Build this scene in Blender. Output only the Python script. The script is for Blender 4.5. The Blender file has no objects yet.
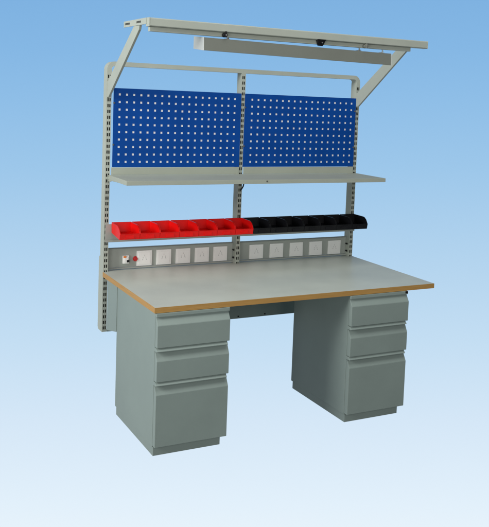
import bpy, math, random
from mathutils import Vector, Matrix
random.seed(7)
C = bpy.context.scene.collection
scene = bpy.context.scene

# ------------------------------------------------------------------ materials
def lin(r, g, b):
    f = lambda c: c/12.92 if c <= .04045 else ((c+.055)/1.055)**2.4
    return (f(r/255), f(g/255), f(b/255), 1)

def mat(name, col, rough=.5, var=.06, scale=18, bump=.0, bscale=900, metal=0, spec=.5, streak=0):
    m = bpy.data.materials.new(name); m.use_nodes = True
    nt = m.node_tree; b = nt.nodes['Principled BSDF']
    b.inputs['Roughness'].default_value = rough
    b.inputs['Metallic'].default_value = metal
    b.inputs['Specular IOR Level'].default_value = spec
    tc = nt.nodes.new('ShaderNodeTexCoord')
    n = nt.nodes.new('ShaderNodeTexNoise'); n.inputs['Scale'].default_value = scale
    n.inputs['Detail'].default_value = 6; n.inputs['Roughness'].default_value = .6
    nt.links.new(tc.outputs['Object'], n.inputs['Vector'])
    r = nt.nodes.new('ShaderNodeValToRGB')
    r.color_ramp.elements[0].position = .3; r.color_ramp.elements[1].position = .7
    lo = tuple(c*(1-var) for c in col[:3])+(1,); hi = tuple(min(1, c*(1+var)) for c in col[:3])+(1,)
    r.color_ramp.elements[0].color = lo; r.color_ramp.elements[1].color = hi
    nt.links.new(n.outputs['Fac'], r.inputs['Fac'])
    nt.links.new(r.outputs['Color'], b.inputs['Base Color'])
    mr = nt.nodes.new('ShaderNodeMapRange')
    mr.inputs['To Min'].default_value = rough*.88; mr.inputs['To Max'].default_value = min(1, rough*1.12)
    nt.links.new(n.outputs['Fac'], mr.inputs['Value']); nt.links.new(mr.outputs['Result'], b.inputs['Roughness'])
    if bump:
        n2 = nt.nodes.new('ShaderNodeTexNoise'); n2.inputs['Scale'].default_value = bscale
        n2.inputs['Detail'].default_value = 2
        nt.links.new(tc.outputs['Object'], n2.inputs['Vector'])
        bp = nt.nodes.new('ShaderNodeBump'); bp.inputs['Strength'].default_value = bump
        bp.inputs['Distance'].default_value = .001
        nt.links.new(n2.outputs['Fac'], bp.inputs['Height']); nt.links.new(bp.outputs['Normal'], b.inputs['Normal'])
    return m

def wood_edge():
    m = bpy.data.materials.new('beech edge banding'); m.use_nodes = True
    nt = m.node_tree; b = nt.nodes['Principled BSDF']; b.inputs['Roughness'].default_value = .5; b.inputs['Specular IOR Level'].default_value = .25
    tc = nt.nodes.new('ShaderNodeTexCoord'); mp = nt.nodes.new('ShaderNodeMapping')
    mp.inputs['Scale'].default_value = (2.5, 2.5, 260)
    n = nt.nodes.new('ShaderNodeTexNoise'); n.inputs['Scale'].default_value = 3; n.inputs['Detail'].default_value = 7
    r = nt.nodes.new('ShaderNodeValToRGB')
    r.color_ramp.elements[0].position = .3; r.color_ramp.elements[0].color = (.42, .225, .06, 1)
    r.color_ramp.elements[1].position = .75; r.color_ramp.elements[1].color = (.58, .345, .115, 1)
    nt.links.new(tc.outputs['Object'], mp.inputs['Vector']); nt.links.new(mp.outputs['Vector'], n.inputs['Vector'])
    nt.links.new(n.outputs['Fac'], r.inputs['Fac']); nt.links.new(r.outputs['Color'], b.inputs['Base Color'])
    return m

M = {
 'green':  mat('grey green powder coat', (.272, .338, .312), .5, .045, 5, .25, 1400, 0, .35),
 'cream':  mat('pale grey powder coat', (.45, .49, .425), .55, .04, 7, .2, 1400, 0, .3),
 'shelf':  mat('shelf powder coat', (.41, .445, .375), .55, .04, 7, .2, 1400, 0, .3),
 'panel':  mat('socket panel paint', (.385, .42, .385), .5, .035, 7, .2, 1400, 0, .3),
 'lam':    mat('grey laminate', (.525, .57, .515), .40, .07, 4, .12, 500, 0, .4),
 'edge':   wood_edge(),
 'blue':   mat('blue powder coat', (.002, .062, .315), .55, .08, 9, .2, 1400, 0, .12),
 'white':  mat('white behind holes', (.93, .93, .92), .6, .01),
 'plate':  mat('white plastic', (.93, .94, .91), .4, .02),
 'slot':   mat('socket slot grey', (.5, .5, .49), .6, .02),
 'red':    mat('red plastic', (.84, .006, .005), .34, .08, 14, .1, 300, 0, .35),
 'black':  mat('black plastic', (.008, .008, .010), .42, .1, 14, .1, 300, 0, .3),
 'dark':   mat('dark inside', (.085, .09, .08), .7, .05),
 'btn':    mat('red button', (.50, .02, .02), .3, .03),
 'orange': mat('orange lever', (.85, .25, .05), .4, .03),
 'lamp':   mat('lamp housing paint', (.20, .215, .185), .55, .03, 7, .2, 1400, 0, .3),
 'cap':    mat('lamp end plastic', (.60, .63, .60), .45, .02),
 'tube':   mat('milky tube glass', (.8, .8, .8), .2, .01),
 'steel':  mat('zinc steel', (.55, .56, .55), .3, .05, 40, 0, 1, .9),
}

# ------------------------------------------------------------------ mesh builder
class MB:
    def __init__(s): s.v = []; s.f = []; s.m = []
    def poly(s, pts, mi=0):
        b = len(s.v); s.v += [tuple(p) for p in pts]; s.f.append(tuple(range(b, b+len(pts)))); s.m.append(mi)
    def box(s, x0, x1, y0, y1, z0, z1, mi=0):
        b = len(s.v)
        s.v += [(x0,y0,z0),(x1,y0,z0),(x1,y1,z0),(x0,y1,z0),(x0,y0,z1),(x1,y0,z1),(x1,y1,z1),(x0,y1,z1)]
        for q in ((0,3,2,1),(4,5,6,7),(0,1,5,4),(1,2,6,5),(2,3,7,6),(3,0,4,7)):
            s.f.append(tuple(b+i for i in q)); s.m.append(mi)
    def prism_x(s, prof, x0, x1, mi=0):            # closed (y,z) outline pushed along X
        n = len(prof); b = len(s.v)
        s.v += [(x0,y,z) for y,z in prof]+[(x1,y,z) for y,z in prof]
        s.f.append(tuple(b+i for i in range(n))); s.m.append(mi)
        s.f.append(tuple(b+n+i for i in reversed(range(n)))); s.m.append(mi)
        for i in range(n):
            j = (i+1) % n; s.f.append((b+j, b+i, b+n+i, b+n+j)); s.m.append(mi)
    def prism_z(s, prof, z0, z1, mi=0):
        n = len(prof); b = len(s.v)
        s.v += [(x,y,z0) for x,y in prof]+[(x,y,z1) for x,y in prof]
        s.f.append(tuple(b+i for i in reversed(range(n)))); s.m.append(mi)
        s.f.append(tuple(b+n+i for i in range(n))); s.m.append(mi)
        for i in range(n):
            j = (i+1) % n; s.f.append((b+i, b+j, b+n+j, b+n+i)); s.m.append(mi)
    def cyl(s, p0, p1, r, n=20, mi=0, r1=None):
        p0 = Vector(p0); p1 = Vector(p1); r1 = r if r1 is None else r1
        d = (p1-p0).normalized(); a = d.orthogonal().normalized(); c = d.cross(a); b = len(s.v)
        for p, rr in ((p0, r), (p1, r1)):
            for i in range(n):
                t = 2*math.pi*i/n; s.v.append(tuple(p+a*math.cos(t)*rr+c*math.sin(t)*rr))
        s.f.append(tuple(b+i for i in reversed(range(n)))); s.m.append(mi)
        s.f.append(tuple(b+n+i for i in range(n))); s.m.append(mi)
        for i in range(n):
            j = (i+1) % n; s.f.append((b+i, b+j, b+n+j, b+n+i)); s.m.append(mi)
    def tube(s, pts, r, n=10, mi=0):
        pts = [Vector(p) for p in pts]; b = len(s.v); a = None
        for k, p in enumerate(pts):
            d = (pts[min(k+1, len(pts)-1)]-pts[max(k-1, 0)]).normalized()
            a = d.orthogonal().normalized() if a is None else (a-d*a.dot(d)).normalized()
            c = d.cross(a)
            for i in range(n):
                t = 2*math.pi*i/n; s.v.append(tuple(p+a*math.cos(t)*r+c*math.sin(t)*r))
        for k in range(len(pts)-1):
            for i in range(n):
                j = (i+1) % n
                s.f.append((b+k*n+i, b+k*n+j, b+(k+1)*n+j, b+(k+1)*n+i)); s.m.append(mi)
        s.f.append(tuple(b+i for i in reversed(range(n)))); s.m.append(mi)
        s.f.append(tuple(b+(len(pts)-1)*n+i for i in range(n))); s.m.append(mi)
    def holed(s, xs, zs, hole, y0, y1, mi=0):      # sheet with real through holes
        nx, nz = len(xs)-1, len(zs)-1
        solid = lambda i, k: 0 <= i < nx and 0 <= k < nz and not hole(i, k)
        for i in range(nx):
            for k in range(nz):
                if not solid(i, k): continue
                a, c, d, e = xs[i], xs[i+1], zs[k], zs[k+1]
                s.poly([(a,y0,d),(c,y0,d),(c,y0,e),(a,y0,e)], mi)
                s.poly([(a,y1,e),(c,y1,e),(c,y1,d),(a,y1,d)], mi)
                if not solid(i-1, k): s.poly([(a,y1,d),(a,y0,d),(a,y0,e),(a,y1,e)], mi)
                if not solid(i+1, k): s.poly([(c,y0,d),(c,y1,d),(c,y1,e),(c,y0,e)], mi)
                if not solid(i, k-1): s.poly([(a,y1,d),(c,y1,d),(c,y0,d),(a,y0,d)], mi)
                if not solid(i, k+1): s.poly([(a,y0,e),(c,y0,e),(c,y1,e),(a,y1,e)], mi)
    def build(s, name, mats, parent=None, bevel=0, seg=2, smooth=False, origin=None):
        o3 = Vector(origin or (0,0,0))
        me = bpy.data.meshes.new(name)
        me.from_pydata([tuple(Vector(p)-o3) for p in s.v], [], s.f)
        if not isinstance(mats, (list, tuple)): mats = [mats]
        for m in mats: me.materials.append(m)
        for p, mi in zip(me.polygons, s.m): p.material_index = mi
        import bmesh
        bm = bmesh.new(); bm.from_mesh(me); bmesh.ops.remove_doubles(bm, verts=bm.verts, dist=1e-6)
        bmesh.ops.recalc_face_normals(bm, faces=bm.faces); bm.to_mesh(me); bm.free()
        o = bpy.data.objects.new(name, me); C.objects.link(o); o.location = o3
        if parent: o.parent = parent
        if parent and origin: o.location = o3-Vector(parent.location)
        if bevel:
            bv = o.modifiers.new('bevel', 'BEVEL'); bv.width = bevel; bv.segments = seg
            bv.limit_method = 'ANGLE'; bv.angle_limit = math.radians(35); bv.harden_normals = False
        if smooth:
            for p in me.polygons: p.use_smooth = True
            me.set_sharp_from_angle(angle=math.radians(40))
        return o

def thing(name, label, cat, loc=(0,0,0), group=None):
    o = bpy.data.objects.new(name, None); C.objects.link(o); o.location = loc
    o.empty_display_size = .05
    o['label'] = label; o['category'] = cat
    if group: o['group'] = group
    return o

# ------------------------------------------------------------------ dimensions (metres)
W, H, T, D = 1.5, .662, .024, .7775
PW, PD, ZT, ZB = .0245, .0555, 1.726, .35
MX0, MX1 = .7378, .7623
PX = [(0, PW), (MX0, MX1), (W-PW, W)]

wb = thing('workbench', 'grey-green steel workbench with two drawer pedestals, blue pegboards and an overhead frame', 'workbench')

# tabletop: laminate sheet notched round the posts, wood edge on front and sides
t = MB()
g = .0008
prof = [(0,-.004),(W,-.004),(W,D-g),(W-PW-g,D-g),(W-PW-g,.828),(MX1+g,.828),(MX1+g,D-g),(MX0-g,D-g),(MX0-g,.828),(PW+g,.828),(PW+g,D-g),(0,D-g)]
t.prism_z(prof, H-T, H)
top = t.build('tabletop', M['lam'], wb)
e = MB()
e.prism_z([(-.002,-.006),(W+.002,-.006),(W+.002,D-.002),(W,D-.002),(W,-.004),(0,-.004),(0,D-.002),(-.002,D-.002)], H-T-.0005, H-.0004)
e.build('edge_band', M['edge'], top)

# pedestals with three drawers each
def pedestal(x0, x1, label):
    yb = .548
    b = MB()
    b.box(x0, x1, .006, yb, .04, H-T-.001)                       # cabinet shell
    b.box(x0, x1+.0, -.012, .006, .621, H-T-.002)                # rail over the top drawer
    for z in (.469, .3185): b.prism_x([(.006, z+.0160), (-.0145, z+.0160), (-.0255, z+.0045), (-.0255, z+.001), (.006, z+.001)], x0-.001, x1-.010)
    p = b.build('pedestal', M['green'], wb, .0012)
    p['label'] = label
    q = MB(); q.box(x0+.003, x1-.022, .002, yb-.012, 0, .0395)
    q.build('plinth', M['green'], p, .001)
    for zt, zm, zb in ((.6205, .5870, .4875), (.4680, .4300, .3370), (.3175, .2810, .0455)):
        d = MB()
        prof = [(.0055, zt), (-.001, zt), (-.003, zt-.005), (-.0225, zm), (-.0235, zm-.003), (-.0235, zb), (-.0205, zb-.0003), (.0055, zb-.0003)]
        d.prism_x(prof, x0+.0010, x1-.0016)
        d.build('drawer', M['green'], p, .0014, 2)
        # dark reveal line behind the front
    return p
pedestal(.006, .349, 'left drawer pedestal whose outer side faces the light')
pedestal(.992, 1.334, 'right drawer pedestal with its inner side in the shade')

b = MB(); b.box(1.316, 1.331, -.0155, -.0122, .6255, .6365)
b.build('stopper', M['black'], wb, .0006)
# rear apron beam
a = MB()
a.box(PW+.0005, W-PW-.0005, D-.004, D-.0015, ZB+.001, H-T-.001)
a.box(PW+.0005, MX0-.001, D-.0015, D+.03, ZB+.001, ZB+.0035); a.box(MX1+.001, W-PW-.0005, D-.0015, D+.03, ZB+.001, ZB+.0035)
ap = a.build('apron', M['green'], wb, .0008)
m = MB(); m.prism_x([(.5485, H-T-.001), (.5485, .4105), (.705, .379), (.705, H-T-.001)], .0035, .0065)
m.build('side_plate', M['green'], wb, .0006, 1)
for x in (.765, .93):
    b = MB(); b.cyl((x, D-.004, ZB+.014), (x, D-.008, ZB+.014), .004, 12); b.build('bolt', M['black'], ap)

# posts with paired slots
def post(x0, x1, zt):
    m = MB(); pitch, sh = .0291, .0165
    zs = [ZB]; z = ZB+.012
    while z+sh < zt-.004: zs += [z, z+sh]; z += pitch
    zs.append(zt)
    w = x1-x0
    xs = [x0, x0+.0042, x0+.0112, x0+.0138, x0+.0208, x1]
    m.holed(xs, zs, lambda i, k: i in (1, 3) and k % 2 == 1, D, D+.0018)
    m.box(x0, x0+.0015, D+.0018, D+PD, ZB, zt)
    m.box(x1-.0015, x1, D+.0018, D+PD, ZB, zt)
    m.box(x0+.0015, x1-.0015, D+PD-.0015, D+PD, ZB, zt)
    m.box(x0+.0017, x1-.0017, D+.012, D+.013, ZB+.001, zt-.001, 1)  # dark sheet: shade inside the hollow post put into its colour
    o = m.build('post', [M['cream'], M['dark']], wb)
    return o
R = .040
pl = post(*PX[0], ZT-R); pm = post(*PX[1], ZT-.0225); pr = post(*PX[2], ZT-R)
for p_, (x0, x1) in ((pl, PX[0]), (pr, PX[2])):                  # deeper sleeve of the lower post
    m = MB(); m.prism_x([(D+PD+.0002, ZB+.0), (D+PD+.012, ZB+.0), (D+PD+.022, ZB+.012), (D+PD+.022, .728), (D+PD+.016, .733), (D+PD+.0002, .733)], x0, x1)
    m.build('sleeve', M['cream'], p_, .001)
for p_, xs in ((pm, MX0), (pr, W-PW)):                           # black plastic plugs on the side face
    for z in (.734, .6915):
        m = MB(); m.cyl((xs-.0035, D+.022, z), (xs-.0001, D+.022, z), .0055, 14)
        m.box(xs-.0055, xs-.0035, D+.012, D+.032, z-.003, z+.004)
        m.build('plug', M['black'], p_)
# small black cable end beside the middle post
m = MB(); m.tube([(MX1+.006, D-.008, 1.128), (MX1+.0065, D-.009, 1.106), (MX1+.003, D-.009, 1.090), (MX1-.004, D-.008, 1.077), (MX1-.009, D-.006, 1.070)], .0036)
m.build('cable', M['black'], wb, smooth=True)

# top bar bent down into the two outer posts
m = MB(); path = []
def arc(cx, cz, a0, a1, n=10):
    return [(math.radians(a0+(a1-a0)*i/n), cx, cz) for i in range(n+1)]
st = arc(R, ZT-R, 180, 90)+arc(W-R, ZT-R, 90, 0)
rows = []
for an, cx, cz in st:
    ro, ri = R, R-PW+.002
    rows.append([(cx+ro*math.cos(an), D+.0002, cz+ro*math.sin(an)), (cx+ro*math.cos(an), D+PD-.0002, cz+ro*math.sin(an)),
                 (cx+ri*math.cos(an), D+PD-.0002, cz+ri*math.sin(an)), (cx+ri*math.cos(an), D+.0002, cz+ri*math.sin(an))])
b0 = len(m.v)
for r_ in rows: m.v += r_
for k in range(len(rows)-1):
    for i in range(4):
        j = (i+1) % 4; m.f.append((b0+k*4+i, b0+k*4+j, b0+(k+1)*4+j, b0+(k+1)*4+i)); m.m.append(0)
m.f.append((b0,b0+1,b0+2,b0+3)); m.m.append(0)
q = b0+(len(rows)-1)*4; m.f.append((q,q+1,q+2,q+3)); m.m.append(0)
m.build('top_bar', M['cream'], wb, smooth=True)

# pegboards
def pegboard(x0, x1, hx0, hx1, label):
    z0, z1 = 1.1965, 1.5945
    nX, nZ, hs = 18, 10, .0106
    cx = [hx0+(hx1-hx0)*i/(nX-1) for i in range(nX)]; cz = [1.2235+(1.5635-1.2235)*i/(nZ-1) for i in range(nZ)]
    xs = [x0]+sum([[c-hs/2, c+hs/2] for c in cx], [])+[x1]
    zs = [z0]+sum([[c-hs/2, c+hs/2] for c in cz], [])+[z1]
    m = MB(); m.holed(xs, zs, lambda i, k: i % 2 == 1 and k % 2 == 1, D-.0045, D-.0033)
    m.box(x0, x1, D-.0032, D-.0002, z1-.0012, z1); m.box(x0, x1, D-.0032, D-.0002, z0, z0+.0012)
    m.box(x0, x0+.0012, D-.0032, D-.0002, z0+.0013, z1-.0013); m.box(x1-.0012, x1, D-.0032, D-.0002, z0+.0013, z1-.0013)
    o = m.build('pegboard', M['blue'], wb); o['label'] = label
    s = MB(); s.box(x0+.004, x1-.004, D-.0028, D-.0014, z0+.004, z1-.004)
    s.build('hole_white_sheet', M['white'], o)  # added sheet, its white stands for bright background seen through the holes
    for z in (1.31, 1.52):
        for x in ((x0+.004,) if x0 < .5 else (x0+.003, x1-.004)):
            c = MB(); c.box(x-.006, x+.003, D-.0065, D-.0046, z-.004, z+.004); c.build('clip', M['dark'], o, .0006)
    return o
pegboard(.0345, .7382, .0655, .7000, 'left blue perforated panel')
pegboard(.7610, 1.4750, .8040, 1.4445, 'right blue perforated panel')

# shelf
m = MB()
ys, zs_, th = .472, 1.157, .021
m.box(.016, W-.001, ys+.0016, D-.0065, zs_-.0014, zs_)           # top sheet
m.box(.016, W-.001, ys, ys+.0015, zs_-th, zs_)                  # front lip
m.box(.016, W-.001, ys+.0016, ys+.014, zs_-th, zs_-th+.0013)      # returned lip
m.box(.0145, .0159, ys, D-.0065, zs_-th, zs_+.0012)              # end lips
m.box(W-.0009, W+.0005, ys, D-.0065, zs_-th, zs_)
for x0, x1 in ((PW+.004, MX0-.001), (MX1+.001, W-PW-.001)):      # upstands between the posts
    m.box(x0, x1, D-.006, D-.0045, zs_+.0001, 1.1955)
sh = m.build('shelf', M['shelf'], wb, .0006, 1)
for x0, x1 in ((.0165, .0205), (MX0+.010, MX0+.014), (W-.02, W-.016)):
    b = MB(); b.prism_x([(D-.0003, zs_-.0016), (.50, zs_-.0016), (.50, zs_-.018), (D-.06, zs_-th-.004), (D-.03, zs_-th-.010), (D-.0003, zs_-th-.012)], x0, x1)
    b.build('bracket', M['shelf'], sh, .0005, 1)

b = MB(); b.cyl((.7585, .4719, 1.1485), (.7585, .4695, 1.1485), .0042, 12); b.build('screw', M['dark'], sh)
# rail carrying the bins
m = MB()
m.box(PW*.2, W-.006, D-.009, D-.0072, .824, .908)
m.box(PW*.2, W-.006, D-.021, D-.0091, .8165, .8185)
m.box(PW*.2, W-.006, D-.0225, D-.021, .8165, .8265)
m.box(PW*.2, W-.006, D-.0090, D-.0072, .8165, .824)
m.build('bin_rail', M['panel'], wb, .0005, 1)

# socket panels
def socket(x, z, w, h, y, parent):
    m = MB()
    m.box(x-w/2, x+w/2, y-.006, y, z-h/2, z+h/2)
    m.box(x-w/2+.008, x+w/2-.008, y-.0075, y-.0061, z-h/2+.008, z+h/2-.008)
    yy = y-.0079
    def sl(dx, dz, ang, l=.0085, ww=.0022):
        c, s_ = math.cos(ang), math.sin(ang)
        P = [(-l/2,-ww/2),(l/2,-ww/2),(l/2,ww/2),(-l/2,ww/2)]
        P = [(x+dx+a*c-b*s_, yy, z+dz+a*s_+b*c) for a, b in P]
        m.poly(P, 1)
    sl(0, .014, math.pi/2); sl(-.010, -.006, math.radians(60)); sl(.010, -.006, math.radians(-60))
    sl(-.0075, .004, math.pi/2, .006); sl(.0075, .004, math.pi/2, .006)
    o = m.build('socket', [M['plate'], M['slot']], parent, .0016, 2, origin=(x, y, z))
    return o
def panel(x0, x1, centers, w, label):
    z0, z1, y = .6645, .775, .815
    m = MB()
    m.box(x0, x1, y, y+.0015, z0+.0082, z1-.0062)
    m.prism_x([(y+.0015, z1-.006), (y-.008, z1-.006), (y-.008, z1-.0035), (y+.012, z1), (y+.0015, z1)], x0, x1)
    m.prism_x([(y+.0015, z0), (y-.009, z0), (y-.009, z0+.0055), (y-.004, z0+.008), (y+.0015, z0+.008)], x0, x1)
    o = m.build('socket_panel', M['panel'], wb, .0006, 1); o['label'] = label
    for c in centers: socket(c, .7150, w, .0800, y-.0004, o)
    return o
cl = [.2275, .3345, .4430, .5520, .6600]
sp = panel(PW+.0006, MX0-.0006, cl, .0820, 'left grey socket strip with five white sockets, breaker and red button')
panel(MX1+.0006, W-PW-.0006, [.8800, 1.0080, 1.1370, 1.2660, 1.3930], .0860, 'right grey socket strip with five white sockets')
m = MB(); m.box(.110, .144, .803, .8148, .692, .734)
m.box(.116, .138, .797, .8029, .698, .729)
cb = m.build('circuit_breaker', M['plate'], sp, .0012)
b = MB(); b.box(.113, .126, .795, .802, .724, .733); b.build('lever', M['orange'], cb, .0006)
b = MB(); b.box(.129, .143, .7945, .8018, .700, .712); b.build('lever', M['black'], cb, .0006)
m = MB(); m.cyl((.1800, .8148, .7135), (.1800, .809, .7135), .0135, 28); m.cyl((.1800, .8088, .7135), (.1800, .802, .7135), .0105, 28, 0, .0095)
m.build('indicator_button', M['btn'], sp, .0006, smooth=True)

# overhead frame
def arm(x0, x1, sx):
    m = MB()
    m.prism_x([(D-.0003, 1.622), (D-.0003, 1.548), (.756, 1.548), (.308, 1.8575), (.300, 1.878), (.378, 1.878)], x0, x1)
    o = m.build('arm', M['cream'], wb, .0015)
    h = MB()
    h.box(x0-.0006, x0+.002, D-.0045, D-.0003, 1.545, 1.628)
    h.build('bracket', M['cream'], o)
    return o
arm(.001, .013, 0); arm(W-.0235, W-.0115, 1)
for x0, x1, xf in ((-.003, .0008, -.003), (W-.0275, W-.0238, W-.0275)):
    m = MB()
    ysl = [.197, .268, .335, .425, .500, .516]
    # slotted strap seen from the side, slots run along the depth
    zs3 = [1.8765, 1.886, 1.895, 1.904]
    nx = len(ysl)-1
    for i in range(nx):
        for k in range(3):
            if k == 1 and i in (1, 3): continue
            m.box(x0, x1, ysl[i], ysl[i+1], zs3[k], zs3[k+1])
    m.box(x1+.0001, x1+.016, .197, .516, 1.9025, 1.9045)
    m.box(x1+.0001, x1+.001, .20, .51, 1.879, 1.902, 1)  # dark strip painting the shade seen through the strap slots
    m.build('strap', [M['cream'], M['dark']], wb)
m = MB()
m.prism_x([(.166, 1.869), (.166, 1.9005), (.171, 1.9035), (.2065, 1.9035), (.2065, 1.866), (.171, 1.866)], .004, W+.006)
fr = m.build('front_rail', M['cream'], wb, .0012)
m = MB(); m.box(.002, W+.008, .158, .213, 1.8632, 1.8655)
m = MB(); m.box(.010, W-.085, .186, .2085, 1.8455, 1.8655)
m.build('track', M['cream'], fr, .001)
for x in (-.0005, W+.0062):
    m = MB(); m.box(x, x+.004, .1655, .207, 1.8655, 1.904); m.build('end_cap', M['cream'], fr, .001)

# ------------------------------------------------------------------ hanging light
fl = thing('hanging_light', 'long grey lamp housing with a pale end cap hung under the overhead rail', 'lamp', (.26, .23, 1.778))
tilt = lambda x: -.0098*(x-.26)
def tprism(m, prof, x0, x1, mi=0):
    n = len(prof); b = len(m.v)
    m.v += [(x0, y, z+tilt(x0)) for y, z in prof]+[(x1, y, z+tilt(x1)) for y, z in prof]
    m.f.append(tuple(b+i for i in range(n))); m.m.append(mi); m.f.append(tuple(b+n+i for i in reversed(range(n)))); m.m.append(mi)
    for i in range(n):
        j = (i+1) % n; m.f.append((b+j, b+i, b+n+i, b+n+j)); m.m.append(mi)
m = MB()
outer = [(.168, 1.778), (.1725, 1.8365), (.288, 1.8445), (.289, 1.789), (.286, 1.789), (.285, 1.840), (.1755, 1.8325), (.171, 1.778)]
tprism(m, outer, .2605, 1.284)
m.v = [(a_, b_, c_) for a_, b_, c_ in m.v]
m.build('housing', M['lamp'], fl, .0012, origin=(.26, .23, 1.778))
for x0, x1 in ((.2575, .2604), (1.2841, 1.287)):
    m = MB(); tprism(m, [(.1675, 1.7775), (.172, 1.8370), (.2885, 1.845), (.2895, 1.7885)], x0, x1)
    m.build('end_cap', M['cap'], fl, .0008)
for y in (.205, .252):
    m = MB(); m.cyl((.275, y, 1.806+tilt(.275)), (1.27, y, 1.806+tilt(1.27)), .012, 16)
    m.build('tube', M['tube'], fl, smooth=True)
for o in fl.children:
    if o.name.startswith(('end_cap', 'tube')): o.location = (-.26, -.23, -1.778)
    if o.name.startswith('housing'): o.location = (0, 0, 0)
def hook(x, mt):
    m = MB(); zt = 1.8453; zb = 1.838+tilt(x)+.0015
    m.tube([(x, .197, zt), (x+.001, .197, zt-.004), (x+.006, .197, (zt+zb)/2), (x+.001, .200, zb+.003), (x, .203, zb)], .0028, 10)
    m.box(x-.010, x+.010, .19, .212, zb-.001, zb+.0012)
    h = m.build('hook', mt, fl, smooth=True); h.location = (-.26, -.23, -1.778)
hook(.385, M['steel']); hook(1.105, M['steel']); hook(1.245, M['cap'])

# clips on the rail
def clip(x, w, h, label, mt, big):
    o = thing('rail_clip', label, 'clip', (x, .185, 1.845), 'clips on the overhead rail')
    m = MB()
    if big:
        m.prism_x([(.1595, 1.869), (.183, 1.869), (.183, 1.8455-h), (.172, 1.8455-h)], x-w/2, x+w/2)
        m.v = [((x+(a_-x)*(1 if c_ > 1.85 else .55)), b_, c_) for a_, b_, c_ in m.v]
    else:
        m.cyl((x, .164, 1.8535), (x, .1845, 1.8535), .0105, 18)
        m.box(x-.004, x+.004, .160, .1638, 1.842, 1.870)
    m.build('jaw', mt, o, .0012, origin=(x, .185, 1.845))
    n = MB(); n.cyl((x, .160, 1.853), (x, .156, 1.853), .003, 10); n.build('rivet', M['steel'], o, origin=(x, .185, 1.845))
clip(.362, .02, .01, 'small round black clip on the overhead rail near the pale lamp end', M['black'], False)
clip(.868, .046, .007, 'wide black wedge clip under the middle of the overhead rail', M['black'], True)
clip(1.128, .02, .01, 'small grey clip on the overhead rail near its right end', M['lamp'], False)

# ------------------------------------------------------------------ bins
def make_bin(mt, label, group, loc):
    o = thing('parts_bin', label, 'bin', loc, group)
    w, t_ = .1030, .0032
    m = MB()
    side = [(.003, 0), (.137, .016), (.140, .0665), (.046, .0655), (.031, .0625), (.014, .052), (.005, .040), (-.003, .0285)]
    m.prism_x(side, 0, t_); m.prism_x(side, w-t_, w)
    m.prism_x([(.0032, 0), (.137, .016), (.137, .0185), (.0032, .0025)], t_, w-t_)          # floor
    m.prism_x([(.0028, .0001), (-.0032, .0282), (-.0050, .0300), (-.0030, .0312), (-.0008, .0285), (.0052, .0025)], t_, w-t_)   # front wall with rolled lip
    m.prism_x([(.1345, .0187), (.1368, .0187), (.1398, .0664), (.1375, .0664)], t_, w-t_)     # back wall
    m.box(w*.30, w*.70, -.0036, -.0012, .006, .022)
    m.v = m.v
    b = m.build('shell', mt, o, .0009, 2)
    l = MB(); l.box(.002, w-.002, .1405, .1435, .052, .068); l.build('hanger', mt, o, .0006)
    return o
words = ['first', 'second', 'third', 'fourth', 'fifth', 'sixth', 'seventh']
pitch = (1.4985-.0355)/14
for k, (mt, cn) in enumerate(((M['red'], 'red'), (M['black'], 'black'))):
    src = None
    for i in range(7):
        if cn == 'red':
            lb = 'red plastic parts bin at the left end of the row' if i == 0 else ('red plastic parts bin touching the first black bin' if i == 6 else '%s red plastic parts bin from the left end of the row' % words[i])
        else:
            lb = 'black plastic parts bin touching the last red bin' if i == 0 else ('black plastic parts bin at the right end of the row' if i == 6 else '%s black plastic parts bin counted from the red bins' % words[i])
        loc = (.0355+pitch*(7*k+i), .6275+random.uniform(-.0008, .0008), .8485)
        if src is None:
            src = make_bin(mt, lb, '%s bins on the bin rail' % cn, loc)
        else:
            n = src.copy(); C.objects.link(n); n.location = loc; n['label'] = lb
            n.rotation_euler.z = random.uniform(-.009, .009)
            for ch in src.children:
                c = ch.copy(); C.objects.link(c); c.parent = n
# ------------------------------------------------------------------ camera (solved from the photograph)
r = Vector((0.87143734, -0.48872875, 0.04172722)); u = Vector((0.00735644, 0.09808215, 0.99515113)); fw = Vector((0.49045167, 0.86690489, -0.08906775))
cd = bpy.data.cameras.new('camera'); cam = bpy.data.objects.new('camera', cd); C.objects.link(cam)
Mx = Matrix((r, u, -fw)).transposed().to_4x4(); Mx.translation = Vector((-1.23387, -3.41866, 1.58014)); cam.matrix_world = Mx
cd.sensor_fit = 'HORIZONTAL'; cd.sensor_width = 36; cd.lens = 851.381/489*36
cd.shift_x = (244.5-302.615)/489; cd.shift_y = (174.861-263.5)/489
cd.clip_start = .05; cd.clip_end = 200
scene.camera = cam

# ------------------------------------------------------------------ world: graduated blue backdrop in front, dim studio behind
w = bpy.data.worlds.new('World'); scene.world = w; w.use_nodes = True
nt = w.node_tree; nt.nodes.clear()
out = nt.nodes.new('ShaderNodeOutputWorld'); bg = nt.nodes.new('ShaderNodeBackground')
tc = nt.nodes.new('ShaderNodeTexCoord')
def dot(vec):
    d = nt.nodes.new('ShaderNodeVectorMath'); d.operation = 'DOT_PRODUCT'; d.inputs[1].default_value = vec
    nt.links.new(tc.outputs['Generated'], d.inputs[0]); return d.outputs['Value']
def mapr(src, a, b, c=0, d=1, smooth=False):
    n = nt.nodes.new('ShaderNodeMapRange'); n.inputs['From Min'].default_value = a; n.inputs['From Max'].default_value = b
    n.inputs['To Min'].default_value = c; n.inputs['To Max'].default_value = d
    if smooth: n.interpolation_type = 'SMOOTHSTEP'
    nt.links.new(src, n.inputs['Value']); return n.outputs['Result']
ramp = nt.nodes.new('ShaderNodeValToRGB')
du, df = dot(tuple(u)), dot(tuple(fw))
dv = nt.nodes.new('ShaderNodeMath'); dv.operation = 'DIVIDE'
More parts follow.
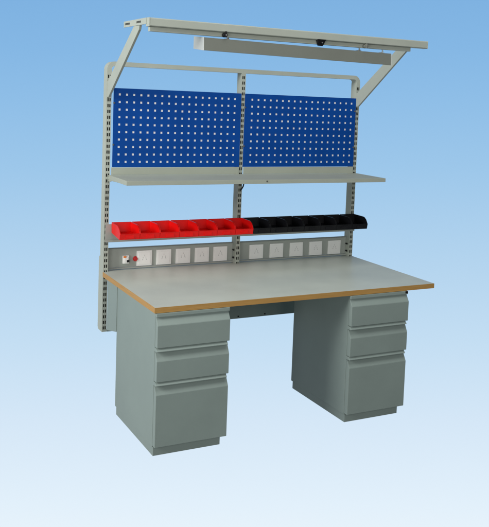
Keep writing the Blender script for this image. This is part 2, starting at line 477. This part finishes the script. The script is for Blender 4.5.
mx = nt.nodes.new('ShaderNodeMath'); mx.operation = 'MAXIMUM'; mx.inputs[1].default_value = .2
nt.links.new(df, mx.inputs[0]); nt.links.new(du, dv.inputs[0]); nt.links.new(mx.outputs[0], dv.inputs[1])
# backdrop height coordinate: 0 at its lower part, 1 at its upper part
nt.links.new(mapr(dv.outputs[0], -.4137, .2054), ramp.inputs['Fac'])
stops = [(0, (230, 242, 251)), (.045, (226, 240, 251)), (.2, (213, 231, 247)), (.35, (196, 222, 243)), (.515, (178, 211, 238)), (.68, (157, 199, 234)), (.81, (143, 190, 231)), (.91, (133, 183, 228)), (1, (127, 178, 225))]
cr = ramp.color_ramp
cr.elements[0].position = 0; cr.elements[0].color = lin(*stops[0][1]); cr.elements[1].position = 1; cr.elements[1].color = lin(*stops[-1][1])
for p_, c_ in stops[1:-1]:
    e_ = cr.elements.new(p_); e_.color = lin(*c_)
mix = nt.nodes.new('ShaderNodeMix'); mix.data_type = 'RGBA'
mix.inputs['A'].default_value = (.085, .095, .105, 1)
nt.links.new(ramp.outputs['Color'], mix.inputs['B'])
m1 = mapr(df, .35, .68, smooth=True)
m2 = mapr(du, -.62, -.46, smooth=True); m3 = mapr(du, .46, .30, smooth=True)
k1 = nt.nodes.new('ShaderNodeMath'); k1.operation = 'MULTIPLY'; nt.links.new(m1, k1.inputs[0]); nt.links.new(m2, k1.inputs[1])
k2 = nt.nodes.new('ShaderNodeMath'); k2.operation = 'MULTIPLY'; nt.links.new(k1.outputs[0], k2.inputs[0]); nt.links.new(m3, k2.inputs[1])
nt.links.new(k2.outputs[0], mix.inputs['Factor'])
nt.links.new(mix.outputs['Result'], bg.inputs['Color']); nt.links.new(bg.outputs[0], out.inputs[0])

# ------------------------------------------------------------------ studio lamps and an added low fill
def area(name, loc, tgt, size, power, col=(1,1,1), sy=None):
    l = bpy.data.lights.new(name, 'AREA'); l.energy = power; l.size = size; l.color = col
    if sy: l.shape = 'RECTANGLE'; l.size_y = sy
    o = bpy.data.objects.new(name, l); C.objects.link(o); o.location = loc
    o.rotation_euler = (Vector(tgt)-Vector(loc)).to_track_quat('-Z', 'Y').to_euler()
    return o
area('key_lamp', (-3.6, -.4, 2.6), (.6, .4, .8), 1.8, 160, (1, .985, .965))
area('top_lamp', (.6, -.9, 4.2), (.75, .35, .7), 2.6, 56, (1, .99, .96))
area('front_lamp', (.6, -5.2, 2.2), (.75, .2, .9), 2.6, 62, (1, .98, .95))
area('low_fill', (-3.4, -3.6, .75), (.9, .2, .5), 1.6, 52, (1, .99, .97))  # added fill, brightens the shaded inner side of the right pedestal

scene.view_settings.view_transform = 'Standard'; scene.view_settings.look = 'None'
scene.view_settings.exposure = 0; scene.view_settings.gamma = 1
